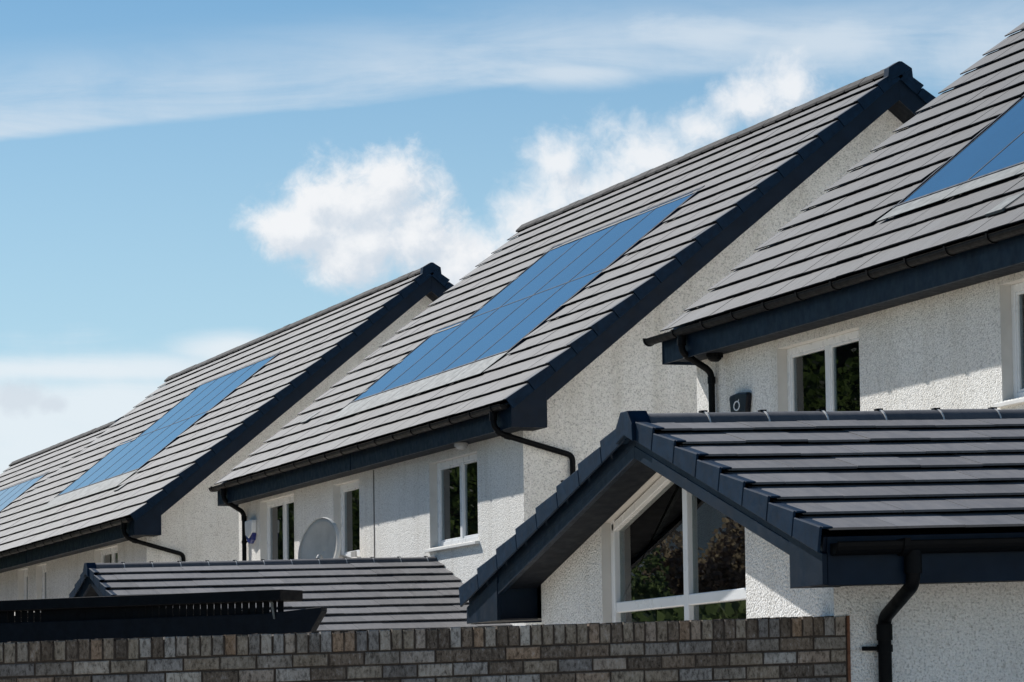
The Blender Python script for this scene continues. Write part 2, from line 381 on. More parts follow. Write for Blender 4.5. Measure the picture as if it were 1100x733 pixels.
# ------------------------------------------------------------------ two-storey house
RUN, RISE, NC = 5.0, 4.0843, 19
SL = math.hypot(RUN, RISE); G = SL / NC
OV, GOV = .35, .5          # eaves overhang to wall, gable overhang
def house(label, E, L, wins, panels=None, pipes=('near', 'far'), joint=None, vents=(), group='two storey roughcast houses in the row', gauge_tw=.40, gext=0.):
    xe, ye, ze = E; xr = xe + RUN; zr = ze + RISE
    root = thing('house', label, 'house', (xe + OV, ye + GOV, 0), group)
    Xw = xe + OV; yn, yf = ye + GOV, ye + L - .06
    zs = ze - .30               # soffit level
    xb = xe + 2*RUN - OV        # back wall
    # ---- wall
    w = MB(); ops = [(a, b, c, d) for (a, b, c, d, *_r) in wins]
    wall_x(w, Xw, yn, yf, 0, zs + .02, ops, .13)
    zt = lambda x: ze + (x - xe) / RUN * RISE - .10 if x <= xr else ze + (2*RUN - (x - xe)) / RUN * RISE - .10
    for y, sgn in ((yn, 1), (yf, -1)):
        pts = [(Xw, y, 0), (xb, y, 0), (xb, y, zt(xb)), (xr, y, zt(xr)), (Xw, y, zt(Xw))]
        w.face(pts if sgn > 0 else pts[::-1])
    w.face([(xb,yn,0),(xb,yf,0),(xb,yf,zs+.02),(xb,yn,zs+.02)])
    w.build('wall', [M['roughcast'], M['reveal']], root)
    # ---- dark rooms behind the windows (floor, partitions)
    if wins:
        r = MB(); x2 = Xw + 3.2; z0, z1 = 2.7, zs - .02
        r.face([(x2,yn+.15,z0),(x2,yf-.15,z0),(x2,yf-.15,z1),(x2,yn+.15,z1)])
        r.face([(Xw+.15,yn+.15,z1),(Xw+.15,yf-.15,z1),(x2,yf-.15,z1),(x2,yn+.15,z1)])
        r.face([(Xw+.15,yn+.15,z0),(Xw+.15,yf-.15,z0),(x2,yf-.15,z0),(x2,yn+.15,z0)])
        for y in (yn+.15, yf-.15): r.face([(Xw+.15,y,z0),(x2,y,z0),(x2,y,z1),(Xw+.15,y,z1)])
        r.build('room', M['interior'], root)
    for (a, b, c, d, lights, *opt) in wins:
        o = opt[0] if opt else {}
        window(root, Xw + .10, a + .0, b - .0, c + .0, d, lights, **o)
    if joint is not None:
        j = MB(); j.box(Xw-.006, Xw+.004, joint-.018, joint+.018, 0, zs); j.build('movement_joint', M['joint'], root)
    # ---- roof
    def skip(i, a):
        if not panels: return False
        for (s0, s1, a0, a1) in panels['skip']:
            if s0 - .02 < (i + .5) * G < s1 + .02 and a0 < a < a1: return True
        return False
    rf = MB(); sv = V((RUN, 0, RISE)).normalized(); sb = V((-RUN, 0, RISE)).normalized()
    slope_tiles(rf, (xe, ye, ze), (0,1,0), sv, L, G, NC, gauge_tw, skip=skip)
    slope_tiles(rf, (xe + 2*RUN, ye, ze), (0,1,0), sb, L, G, NC, gauge_tw)
    # felted deck just beneath the tiles
    nn = V((-RISE,0,RUN)).normalized()
    rf.mi = 1
    for sx in (1, -1):
        b0 = V((xe if sx > 0 else xe + 2*RUN, 0, ze)); n_ = V((nn.x*sx, 0, nn.z)); s_ = sv if sx > 0 else sb
        p = [b0 + s_*.05 - n_*.03, b0 + s_*(SL-.01) - n_*.03]
        rf.face([(p[0].x,ye+.02,p[0].z),(p[0].x,ye+L-.02,p[0].z),(p[1].x,ye+L-.02,p[1].z),(p[1].x,ye+.02,p[1].z)])
    roof = rf.build('roof', [M['tile'], M['black']], root)
    # ridge with clips
    rd = MB(); js = ridge_tiles(rd, (xr, ye - .02, zr + .0), (0,1,0), L + .04, .45, .062, .055, round_=False, w=.13)
    cl = rd; rd.mi = 1
    for j in js[:-1]:
        y = ye - .02 + j; cl.box(xr-.02, xr+.02, y-.02, y+.02, zr+.056, zr+.068)
        cl.box(xr-.145, xr+.145, y-.014, y+.014, zr-.058, zr-.048)
    rd.build('ridge', [M['ridge'], M['black']], roof)
    # ---- verges: near gable has capped verge + barge board + soffit, far gable has a plain cloaked edge
    vc = MB(); verge_caps(vc, (xe + 2*RUN, ye, ze), (0,1,0), sb, G, NC); vc.build('dry_verge', M['navy_cap'], root, bevel=.004)
    vc = MB(); verge_caps(vc, (xe, ye, ze), (0,1,0), sv, G, NC)
    # block end at the ridge
    vc.prism([(xr-.17, ye-.088, zr-.17),(xr-.15, ye-.088, zr+.01),(xr-.02, ye-.088, zr+.088),(xr+.02, ye-.088, zr+.088),(xr+.15, ye-.088, zr+.01),(xr+.17, ye-.088, zr-.17),(xr,ye-.062,zr-.10)], (0,.15,0))
    vc.build('dry_verge', M['navy_cap'], root, bevel=.004)
    fdep = .29; barges = {1: MB(), -1: MB()}
    for sx in (1, -1):
        o = (xe if sx > 0 else xe + 2*RUN, 0, ze); s_ = sv if sx > 0 else sb; n_ = V((nn.x*sx, 0, nn.z))
        # barge board, its ridge end cut vertically at the middle
        P = lambda s, k: V((o[0], 0, o[2])) + s_*s + n_*k
        a, b_ = P(.02, -.02), P(.02, -fdep)
        top = V((xr, 0, zr - .02 / n_.z)); bot = V((xr, 0, zr - fdep / n_.z))
        barges[sx].prism([(p.x, ye - .028, p.z) for p in (a, b_, bot, top)], (0, .03, 0))
    # box end at the foot of the barge board
    for sx in (1, -1):
        xa = xe + .035 if sx > 0 else xe + 2*RUN - .035; xb2 = xa + sx * .44
        zt0 = ze - .02; zt1 = ze + .44 / RUN * RISE - .12
        bb = barges[sx]
        bb.prism([(xa, ye - .032, zs), (xb2, ye - .032, zs), (xb2, ye - .032, zt1), (xa, ye - .032, zt0)], (0, .034, 0))
        bb.prism([(xb2 - sx*.02, ye+.004, zs), (xb2, ye+.004, zs), (xb2, ye+.004, zt1), (xb2 - sx*.02, ye+.004, zt1)], (0, GOV - .004, 0))
    for bb in barges.values(): bb.build('barge_board', M['navy'], root, bevel=.004)
    for sx in (1, -1):          # sloping
        sf = MB()
        o = V((xe if sx > 0 else xe + 2*RUN, 0, ze)); s_ = sv if sx > 0 else sb; n_ = V((nn.x*sx, 0, nn.z))
        p0 = o + s_*.5 - n_*(fdep - .03); p1 = V((xr, 0, zr - (fdep - .03) / n_.z))
        sf.face([(p0.x, ye, p0.z), (p1.x, ye, p1.z), (p1.x, yn, p1.z), (p0.x, yn, p0.z)])
        sf.build('verge_soffit', M['soffit'], root)
    sf = MB()
    sf.face([(xe+.05, ye, zs+.012), (Xw, ye, zs+.012), (Xw, ye+L-.05, zs+.012), (xe+.05, ye+L-.05, zs+.012)])
    sf.face([(xe+.05, ye, zs+.004), (xe+.47, ye, zs+.004), (xe+.47, yn, zs+.004), (xe+.05, yn, zs+.004)])
    sf.build('soffit', M['soffit'], root); sf = MB()
    sf.face([(xb, ye, zs+.012), (xe+2*RUN-.05, ye, zs+.012), (xe+2*RUN-.05, ye+L-.05, zs+.012), (xb, ye+L-.05, zs+.012)])
    sf.build('soffit', M['soffit'], root)
    # ---- fascia in lengths with cover joints, at front and back
    for x0 in (xe + .035, xe + 2*RUN - .06):
        fa = MB()
        fa.box(x0, x0 + .025, ye + .003, ye + L - .03 + gext*.5, zs - .004, ze - .005)
        y = ye + L * .48
        fa.box(x0 - .007, x0 + .02, y - .04, y + .04, zs - .008, ze - .03)
        fa.box(x0 - .007, x0 + .36, ye + L - .055 + gext*.5, ye + L - .028 + gext*.5, zs - .009, ze - .03)
        fa.build('fascia', M['navy'], root, bevel=.004)
    for xg_ in (xe - .03, xe + 2*RUN + .03):
        gt = MB(); gutter(gt, xg_, ye + .02, ye + L + .06 + gext, ze - .035); gt.build('gutter', M['black'], root)
    # ---- downpipes
    def pipe(pts, clips):
        p = MB(); q = bend(pts); p.tube(q, .034, 14)
        a = V(pts[0]); p.tube([a + V((0,0,.02)), a + V((0,0,-.10))], .046, 14)
        for k in (1, 2):
            c = V(pts[k]); d = (V(pts[k+1]) - c).normalized(); p.tube([c + d*.05, c + d*.12], .041, 14)
        for c, d in clips:
            p.tube([V(c) + V((0,0,-.02)), V(c) + V((0,0,.02))], .041, 14); c2 = V(c) + V(d); p.tube([c, c2], .012, 8)
        return p.build('downpipe', M['black'], root, smooth=True)
    zg = ze - .085
    if 'far' in pipes:
        y = ye + L - .62; xp = Xw - .055
        pipe([(xe-.02,y,zg),(xe-.02,y,zg-.17),(xp,y,zg-.36),(xp,y,zg-.9),(xp,y,.05)], [((xp,y,zg-.80),(.05,-.11,0))])
    if 'near' in pipes:
        y = ye + .45; yp = yn - .055; xc = xe + .94
        pipe([(xe-.03,y,zg),(xe-.03,y-.02,zg-.17),(xe+.06,yp-.02,zg-.26),(xc,yp,zg-.50),(xc,yp,zg-.85),(xc,yp,.05)], [((xc,yp,zg-.80),(-.13,.05,0))])
    # ---- solar panels sunk in the roof
    if panels:
        fr0 = lambda s, a, k: V((xe, ye + a, ze)) + sv*s + nn*k
        for (s0, s1, a0, a1) in panels['cells']:
            p = MB(); g_ = .016
            def slab2(sa, sb_, aa, ab, k0, k1):
                p.hexa([fr0(sa,aa,k0),fr0(sa,ab,k0),fr0(sb_,ab,k0),fr0(sb_,aa,k0),fr0(sa,aa,k1),fr0(sa,ab,k1),fr0(sb_,ab,k1),fr0(sb_,aa,k1)], random.uniform(.2,.8))
            p.mi = 0; hr = .009; slab2(s0+hr, s1-hr, a0+g_, a1-g_, .0, .030)
            pan = p.build('solar_panel', M['panel'], root)
            p = MB(); e = .005
            slab2(s0+.001, s0+hr, a0+.002, a1-.002, -.01, .033); slab2(s1-hr, s1-.001, a0+.002, a1-.002, -.01, .033)
            slab2(s0+hr, s1-hr, a0+.002, a0+g_, -.01, .033); slab2(s0+hr, s1-hr, a1-g_, a1-.002, -.01, .033)
            p.build('panel_frame', M['panel_frame'], pan)
        fl = MB()
        for (s0, s1, a0, a1, k) in panels['flash']:
            n = max(1, int((a1-a0)/1.45 + .5))
            for j in range(n):
                b0, b1 = a0 + (a1-a0)*j/n + .01, a0 + (a1-a0)*(j+1)/n - .01
                fl.hexa([fr0(s0,b0,k),fr0(s0,b1,k),fr0(s1,b1,.020),fr0(s1,b0,.020),fr0(s0,b0,k+.006),fr0(s0,b1,k+.006),fr0(s1,b1,.026),fr0(s1,b0,.026)], .5)
        fl.build('flashing', M['lead'], root)
        st = MB()
        for (s0, s1, a0, a1) in panels['trim']:
            st.hexa([fr0(s0,a0,-.01),fr0(s0,a1,-.01),fr0(s1,a1,-.01),fr0(s1,a0,-.01),fr0(s0,a0,.036),fr0(s0,a1,.036),fr0(s1,a1,.036),fr0(s1,a0,.036)])
        st.build('panel_trim', M['panel_frame'], root)
        sk = MB()     # dark tray under the panels
        for (s0, s1, a0, a1) in panels['skip']:
            sk.face([fr0(s0-.1,a0,-.02),fr0(s0-.1,a1,-.02),fr0(s1+.1,a1,-.02),fr0(s1+.1,a0,-.02)])
        sk.build('panel_tray', M['black'], root)
    for (s, a) in vents:
        vt = MB(); fr0 = lambda s_, a_, k: V((xe, ye + a_, ze)) + sv*s_ + nn*k
        vt.hexa([fr0(s-.14,a-.17,.02),fr0(s-.14,a+.17,.02),fr0(s+.13,a+.17,.012),fr0(s+.13,a-.17,.012),fr0(s-.14,a-.17,.05),fr0(s-.14,a+.17,.05),fr0(s+.13,a+.17,.024),fr0(s+.13,a-.17,.024)])
        vt.build('roof_vent', M['lead'], root, bevel=.01)
    return root

def array(s0, a_near, cols_low, cols_up, cw=1.455, ch=1.675):
    a0 = a_near; cells = []
    for k in range(cols_low): cells.append((s0, s0+ch, a0 + k*cw, a0 + (k+1)*cw))
    for k in range(cols_up): cells.append((s0+ch, s0+2*ch, a0 + k*cw, a0 + (k+1)*cw))
    lo, up = a0 + cols_low*cw, a0 + cols_up*cw; sm, st = s0+ch, s0+2*ch
    i0, im, it = int((s0 - .2)/G), round(sm/G), round(st/G)
    skip = [(i0*G, im*G, a0-.08, lo+.08), (im*G, it*G, a0-.08, up+.08)]
    flash = [(i0*G - .03, s0-.004, a0-.08, lo+.08, .040)]
    trim = [(s0-.03, s0-.001, a0-.12, lo+.13), (s0-.02, st+.05, a0-.10, a0-.045), (s0-.06, sm, lo+.06, lo+.10), (sm+.02, st, up+.06, up+.10), (sm-.0, sm+.03, up+.10, lo+.10), (st+.002, st+.05, a0-.045, up+.10)]
    # half-tile slivers left between the last cut course and the frame are closed with trim cloth
    return dict(cells=cells, skip=skip, flash=flash, trim=trim)

PM = array(1.49, 3.42, 5, 4)
near_mid = house('white house in the middle of the row with whole gable wall and dish',
    (13.2935, 40.9645, 5.3532), 14.4478,
    [(43.26, 45.28, 3.88, 4.955, [.5], dict(curtain=True)), (48.57, 49.89, 3.95, 4.99, [], dict(fw=.075, curtain=True)), (52.04, 54.03, 3.90, 5.02, [.5], dict(curtain=True))],
    PM, joint=47.84, vents=((1.43, 12.86),))
PL = array(1.86, 5.95, 5, 4, 1.47, 1.63)
far_mid = house('white house left of the middle one, second solar array from the left on its roof',
    (12.6083, 58.2334, 5.0572), 19.1643,
    [(60.95, 62.82, 3.75, 4.745, [.5], dict(curtain=True)), (67.15, 68.1, 3.7, 4.74, [], dict(fw=.10)), (68.95, 69.9, 3.7, 4.74, [], dict(fw=.10))],
    PL, pipes=('near', 'far'), vents=((1.30, 5.3),), gauge_tw=.42)
PR = array(1.27, .2, 5, 5, 1.455, 1.675)
LR = 20.6; yR = 35.65 - LR
near = house('white house at the right edge, black alarm box and slatted blind under its eaves',
    (13.2354, yR, 5.5697), LR,
    [(31.42, 33.41, 3.95, 5.19, [.5], dict(blind=True)), (26.4, 28.43, 4.24, 5.22, [.5], dict()), (19.0, 21.0, 4.2, 5.2, [.5], dict())],
    array(1.27, LR - 3.86 - 5*1.455, 5, 5), pipes=('far',), gext=.22, vents=((.46, LR - 7.4),))
far = house('most distant house at the left edge, only its grey roof and solar array in view',
    (12.2083, 80.4, 8.55 - RISE - .05), 13.0, [], array(1.6, 1.9, 5, 4, 1.45, 1.6), pipes=(), gauge_tw=.42)

# ------------------------------------------------------------------ single-storey extensions
def extension(label, xg, apex, rf, lf, x_end, nc, gov, yr_wall, yl_wall, tiltk, win=None, pipe_x=None, tilt_x0=0, gable_mat='roughcast_fine', boarded=False, zsof=None):
    """gabled wing: gable faces -X at xg (tile edge); ridge runs to x_end on the house wall"""
    ay, az = apex; sh = (xg, tiltk)
    root = thing('extension', label, 'extension', (xg + gov, ay, 0), 'single storey wings in front of the houses')
    Lx = x_end - xg
    roofm = MB()
    dz = .05
    zl = {}
    for (fy, fz), sg in ((rf, 1), (lf, -1)):
        caps = MB(); barge = MB(); sof = MB(); sof2 = MB(); fas = MB(); gut = MB()
        sv = V((0, ay - fy, az - fz)); sl = sv.length; sv.normalize(); g = (sl - .05) / nc
        o = V((xg, fy, fz))
        slope_tiles(roofm, o, (1,0,0), sv, Lx, g, nc, .36, t=.033)
        nn = V((1,0,0)).cross(sv).normalized()
        if nn.z < 0: nn = -nn
        verge_caps(caps, o, (1,0,0), sv, g, nc, t=.030, drop=.088, over=.015, thick=.014, out=.042)
        # deck
        roofm.mi = 1
        p0, p1 = o + sv*.05 - nn*.03, V((xg, ay, az)) - V((0,0,.03))
        roofm.face([(xg+.02,p0.y,p0.z),(x_end,p0.y,p0.z),(x_end,p1.y,p1.z),(xg+.02,p1.y,p1.z)]); roofm.mi = 0
        # barge board
        fd = .20; zb = fz - zsof if zsof else .26
        a, b_ = o + sv*.03 - nn*.02, o + sv*.03 - nn*fd
        bot = V((xg, ay, az - fd/nn.z)); top = V((xg, ay, az - .03))
        barge.prism([(xg - .012, p.y, p.z) for p in (a, b_, bot, top)], (.024, 0, 0))
        # lower lip of the barge board
        P = lambda s, k: o + sv*s - nn*k
        barge.prism([(xg - .017, p.y, p.z) for p in (P(.03, fd-.062), P(.03, fd+.004), V((xg, ay, az-(fd+.004)/nn.z)), V((xg, ay, az-(fd-.062)/nn.z)))], (.03, 0, 0))
        # boxed foot
        yw = yr_wall if sg > 0 else yl_wall
        ya, yb = fy + sg*.03, yw - sg*.07
        zs = zsof
        zt = lambda y: fz + (y - fy) / (ay - fy) * (az - fz) - .05
        barge.prism([(xg - .022, ya, zs), (xg - .022, yb, zs), (xg - .022, yb, zt(yb) - .05), (xg - .022, ya, zt(ya) - .05)], (.026, 0, 0))
        barge.box(min(yb, yb)+0 if False else xg + .004, xg + gov, min(yb - sg*.02, yb), max(yb - sg*.02, yb), zs, zt(yb) - .06)
        # sloping soffit
        s0, s1 = P(.30, fd - .03), V((xg, ay, az - (fd - .03)/nn.z))
        sof.face([(xg + .012, s0.y, s0.z), (xg + .012, s1.y, s1.z), (xg + gov, s1.y, s1.z), (xg + gov, s0.y, s0.z)])
        sof2.face([(xg, ya, zs + .006), (x_end, ya, zs + .006), (x_end, yw, zs + .006), (xg, yw, zs + .006)])
        sof2.face([(xg, ya, zs + .002), (xg + gov, ya, zs + .002), (xg + gov, yb, zs + .002), (xg, yb, zs + .002)])
        # fascia and gutter
        fas.box(xg + .006, x_end, min(ya, ya + sg*.025), max(ya, ya + sg*.025), zs - .004, fz - .01)
        if sg > 0: gutter(gut, fy + .0, xg + .02, x_end, fz - .045, r=.06, along='x')
        else: gutter(gut, fy, xg + .05, x_end, fz - .055, r=.055, along='x')
        if sg > 0: caps.prism([(xg-.078, ay-.135, az-.125), (xg-.078, ay-.13, az-.03), (xg-.078, ay-.055, az+.048), (xg-.078, ay+.055, az+.048), (xg-.078, ay+.13, az-.03), (xg-.078, ay+.135, az-.125), (xg-.078, ay, az-.085)], (.118, 0, 0))
        caps.build('dry_verge', M['navy_cap'], root, bevel=.005, shear=sh)
        barge.build('barge_board', M['navy'], root, bevel=.003, shear=sh)
        sof.build('verge_soffit', M['soffit'], root, shear=sh); sof2.build('soffit', M['soffit'], root, shear=sh); fas.build('fascia', M['navy'], root, bevel=.003, shear=sh); gut.build('gutter', M['black'], root, shear=sh)
    roof = roofm.build('roof', [M['tile_ext'], M['black']], root, shear=sh)
    rd = MB(); js = ridge_tiles(rd, (xg + .04, ay, az - .055), (1,0,0), Lx - .05, .352, .095, .02, w=.115, seg=9)
    un = cl = rd
    for j in js[:-1]:
        x = xg + .04 + j
        prof = [(ay + math.cos(math.pi*(.08+.84*k/9))*.119, az - .055 + math.sin(math.pi*(.08+.84*k/9))*.099) for k in range(10)]
        inn = [(ay + (y-ay)*.9, az-.055 + (z-(az-.055))*.9) for y, z in reversed(prof)]
        rd.mi = 1; un.prism([(x - .0045, y, z) for y, z in prof + inn], (.009, 0, 0))
        rd.mi = 2; cl.box(x-.018, x+.018, ay-.022, ay+.022, az+.038, az+.049)
    rd.build('ridge', [M['ridge_ext'], M['clip'], M['black']], roof, smooth=True, shear=sh)
    # walls
    xw = xg + gov; w = MB()
    zt = lambda y: (az + (y - ay)/(rf[0] - ay)*(rf[1] - az) if y < ay else az + (y - ay)/(lf[0] - ay)*(lf[1] - az)) - .10
    if win:
        ya, yb, z0, yt_l, zt_l, yt_t, zt_t = win
        # gable split round the window: (ya right side, yb left side, sloping head on the left)
        w.face([(xw, yl_wall, 0), (xw, yb, 0), (xw, yb, zt(yb)), (xw, yl_wall, zt(yl_wall))])
        w.face([(xw, ya, 0), (xw, yr_wall, 0), (xw, yr_wall, zt(yr_wall)), (xw, ya, zt(ya))])
        w.face([(xw, yb, 0), (xw, ya, 0), (xw, ya, z0), (xw, yb, z0)])
        hd = [(yb, zt_l), (yt_t, zt_t), (2*yt_t - yb if 2*yt_t - yb > ya else ya, 0)]
        # head: follows the verge; strip of wall between window head and roof line
        yr_ = ya; zr_ = zt(ya) - .06
        w.face([(xw, yb, zt_l), (xw, yt_t, zt_t), (xw, yt_t, zt(yt_t)), (xw, yb, zt(yb))])
        w.face([(xw, yt_t, zt_t), (xw, yr_, zr_), (xw, yr_, zt(yr_)), (xw, yt_t, zt(yt_t))])
        x2 = xw + .07; w.mi = 1
        w.face([(xw, yb, z0), (x2, yb, z0), (x2, yb, zt_l), (xw, yb, zt_l)]); w.face([(xw, ya, z0), (x2, ya, z0), (x2, ya, zr_), (xw, ya, zr_)])
        w.face([(xw, yb, zt_l), (x2, yb, zt_l), (x2, yt_t, zt_t), (xw, yt_t, zt_t)]); w.face([(xw, yt_t, zt_t), (x2, yt_t, zt_t), (x2, yr_, zr_), (xw, yr_, zr_)])
        w.mi = 0
    else:
        w.face([(xw, yl_wall, 0), (xw, yr_wall, 0), (xw, yr_wall, zt(yr_wall)), (xw, ay, zt(ay)), (xw, yl_wall, zt(yl_wall))])
    for y in (yr_wall, yl_wall):
        if win and y == yl_wall:
            xa, xb_, zd = xw + .7, xw + 4.6, 2.08; zq = lambda x: zsof + .02 + tiltk*(x - xg)  # opening on the unseen side, added so sunlight brightens the room
            w.face([(xw,y,0),(xa,y,0),(xa,y,zq(xa)),(xw,y,zq(xw))]); w.face([(xb_,y,0),(x_end,y,0),(x_end,y,zq(x_end)),(xb_,y,zq(xb_))]); w.face([(xa,y,zd),(xb_,y,zd),(xb_,y,zq(xb_)),(xa,y,zq(xa))])
            continue
        w.face([(xw, y, 0), (x_end, y, 0), (x_end, y, zsof + .02 + tiltk*Lx), (xw, y, zsof + .02)])
    if boarded:
        w.mi = 1
        nb = 14
        for k in range(nb):
            y0 = yr_wall + (yl_wall - yr_wall)*k/nb + .006; y1 = yr_wall + (yl_wall - yr_wall)*(k+1)/nb - .006
            w.hexa([(xw-.02, y0, zsof), (xw-.001, y0, zsof), (xw-.001, y1, zsof), (xw-.02, y1, zsof), (xw-.02, y0, zt(y0)-.06), (xw-.001, y0, zt(y0)-.06), (xw-.001, y1, zt(y1)-.06), (xw-.02, y1, zt(y1)-.06)])
        w.build('wall', [M['roughcast_fine'], M['navy_cap']], root)
    else:
        w.build('wall', [M['roughcast_fine'], M['reveal']], root)
    if win:
        # room
        r = MB(); x3, x4 = xw + .16, x_end - .2; z1 = zsof - .25
        r.face([(x4, yr_wall+.2, .1), (x4, yl_wall-.2, .1), (x4, yl_wall-.2, z1), (x4, yr_wall+.2, z1)])
        dr = MB()  # glazed door out of view, put in to let daylight inside
        for k in range(5): q = xw + .7 + k*.965; dr.box(q, q+.06, yl_wall - .09, yl_wall - .03, .0, 2.08)
        dr.box(xw+.7, xw+4.6, yl_wall - .088, yl_wall - .032, 2.02, 2.08); dr.box(xw+.7, xw+4.6, yl_wall - .088, yl_wall - .032, .0, .08)
        dr = dr.build('added_daylight_door', M['upvc'], root); dg = MB(); dg.box(xw+.72, xw+4.58, yl_wall-.063, yl_wall-.057, .04, 2.05); dg.build('pane', M['glass'], dr)
        for y in (yr_wall + .2,): r.face([(x3, y, .1), (x4, y, .1), (x4, y, z1), (x3, y, z1)])
        r.face([(x3, yr_wall+.2, z1+.2), (x4, yr_wall+.2, z1+.2), (x4, yl_wall-.2, z1+.2), (x3, yl_wall-.2, z1+.2)])
        r.mi = 1; r.face([(x3, yr_wall+.2, .1), (x4, yr_wall+.2, .1), (x4, yl_wall-.2, .1), (x3, yl_wall-.2, .1)])
        r.build('room', [M['interior'], M['floor']], root)
        # window frame: left jamb, sloping head, mullion, transom, right jamb
        X = xw + .055; d = .07; f = MB(); fwid = .062
        def bar(p, q, wd):   # p, q = (y, z) centre line
            p2, q2 = V((0, *p)), V((0, *q)); dd = (q2 - p2).normalized(); e = V((1,0,0)).cross(dd)*wd*.5
            f.prism([(X, *(p2+e).yz), (X, *(p2-e).yz), (X, *(q2-e).yz), (X, *(q2+e).yz)], (d, 0, 0))
        yb2 = yb - fwid*.5; ym = 19.40; zt1, zt0 = 2.268, 2.206
        bar((yb2, z0), (yb2, zt_l + .02), fwid); bar((yb2 + .01, zt_l - .035), (yt_t + .05, zt_t - .045), fwid*.8)
        bar((yt_t + .05, zt_t - .045), (ya + .02, zr_ - .06), fwid*.8); bar((ya + fwid*.5, z0), (ya + fwid*.5, zr_), fwid)
        X += .003; d -= .006
        bar((ym, z0), (ym, zt_t - .09), .072); X += .004; d -= .008; bar((yb - fwid, (zt1+zt0)/2), (ya + fwid, (zt1+zt0)/2), zt1 - zt0); bar((yb-fwid, z0+.04), (ya+fwid, z0+.04), .08)
        fr = f.build('window', M['upvc'], root, bevel=.006)
        Xp = xw + .09
        def pane(pts):
            g = MB(); g.prism([(Xp, y, z) for y, z in pts], (.006, 0, 0)); g.build('pane', M['glass_big'], fr)
        zh = lambda y: zt_l - .05 + (yb - y)/(yb - yt_t)*(zt_t - zt_l) if y > yt_t else zt_t - .05 - (yt_t - y)/(yt_t - yr_)*(zt_t - zr_)
        pane([(yb-.05, zt1-.01), (ym+.03, zt1-.01), (ym+.03, min(zh(ym+.03), zt_t-.05)), (yt_t, zh(yt_t)), (yb-.05, zh(yb-.05))])
        pane([(ym-.03, zt1-.01), (ya+.05, zt1-.01), (ya+.05, zh(ya+.05)), (ym-.03, zh(ym-.03))])
        pane([(yb-.05, z0+.04), (ym+.03, z0+.04), (ym+.03, zt0+.01), (yb-.05, zt0+.01)]); pane([(ym-.03, z0+.04), (ya+.05, z0+.04), (ya+.05, zt0+.01), (ym-.03, zt0+.01)])
        c = MB()
        for j in range(16):
            a, b_ = yb - .12 - .028*j, yb - .12 - .028*(j+1)
            c.face([(xw+.30+.03*math.sin(j*2.1), a, z0-.6), (xw+.30+.03*math.sin((j+1)*2.1), b_, z0-.6), (xw+.30+.03*math.sin((j+1)*2.1), b_, zh(b_)-.02), (xw+.30+.03*math.sin(j*2.1), a, zh(a)-.02)])
        c.build('curtain', M['interior'], fr)
    if pipe_x:
        y0, y1 = rf[0] + .0, yr_wall - .055; zg = rf[1] - .11
        pts = [(pipe_x, y0, zg + tiltk*(pipe_x-xg)), (pipe_x, y0, zg - .13), (pipe_x+.045, y1, zg - .28), (pipe_x+.045, y1, zg - .8), (pipe_x+.045, y1, .05)]
        p = MB(); p.tube(bend(pts, .05), .034, 16); p.tube([V(pts[0]) + V((0,0,.03)), V(pts[0]) + V((0,0,-.09))], .043, 16)
        p.tube([V(pts[2]) + V((0,0,-.03)), V(pts[2]) + V((0,0,-.11))], .040, 16)
        c = V((pipe_x+.045, y1, zg - .43)); p.tube([c - V((0,0,.018)), c + V((0,0,.018))], .040, 16); p.tube([c, c + V((-.11, .03, 0))], .011, 8)
        p.build('downpipe', M['black'], root, smooth=True)
    return root

ext_near = extension('low white wing at the right with big gable window and black downpipe',
    7.02, (19.327, 3.225), (16.651, 2.448), (22.481, 2.401), 13.58, 8, .24, 17.169, 21.75, .024,
    win=(18.35, 20.625, 1.3, 20.56, 2.735, 19.327, 3.065), pipe_x=7.46, zsof=2.205)
ext_mid = extension('low wing with long grey tiled roof behind the black pergola',
    9.25, (45.05, 3.63), (41.95, 2.676), (48.2, 2.68), 13.64, 9, .20, 42.45, 47.75, .021, boarded=True, zsof=2.43)

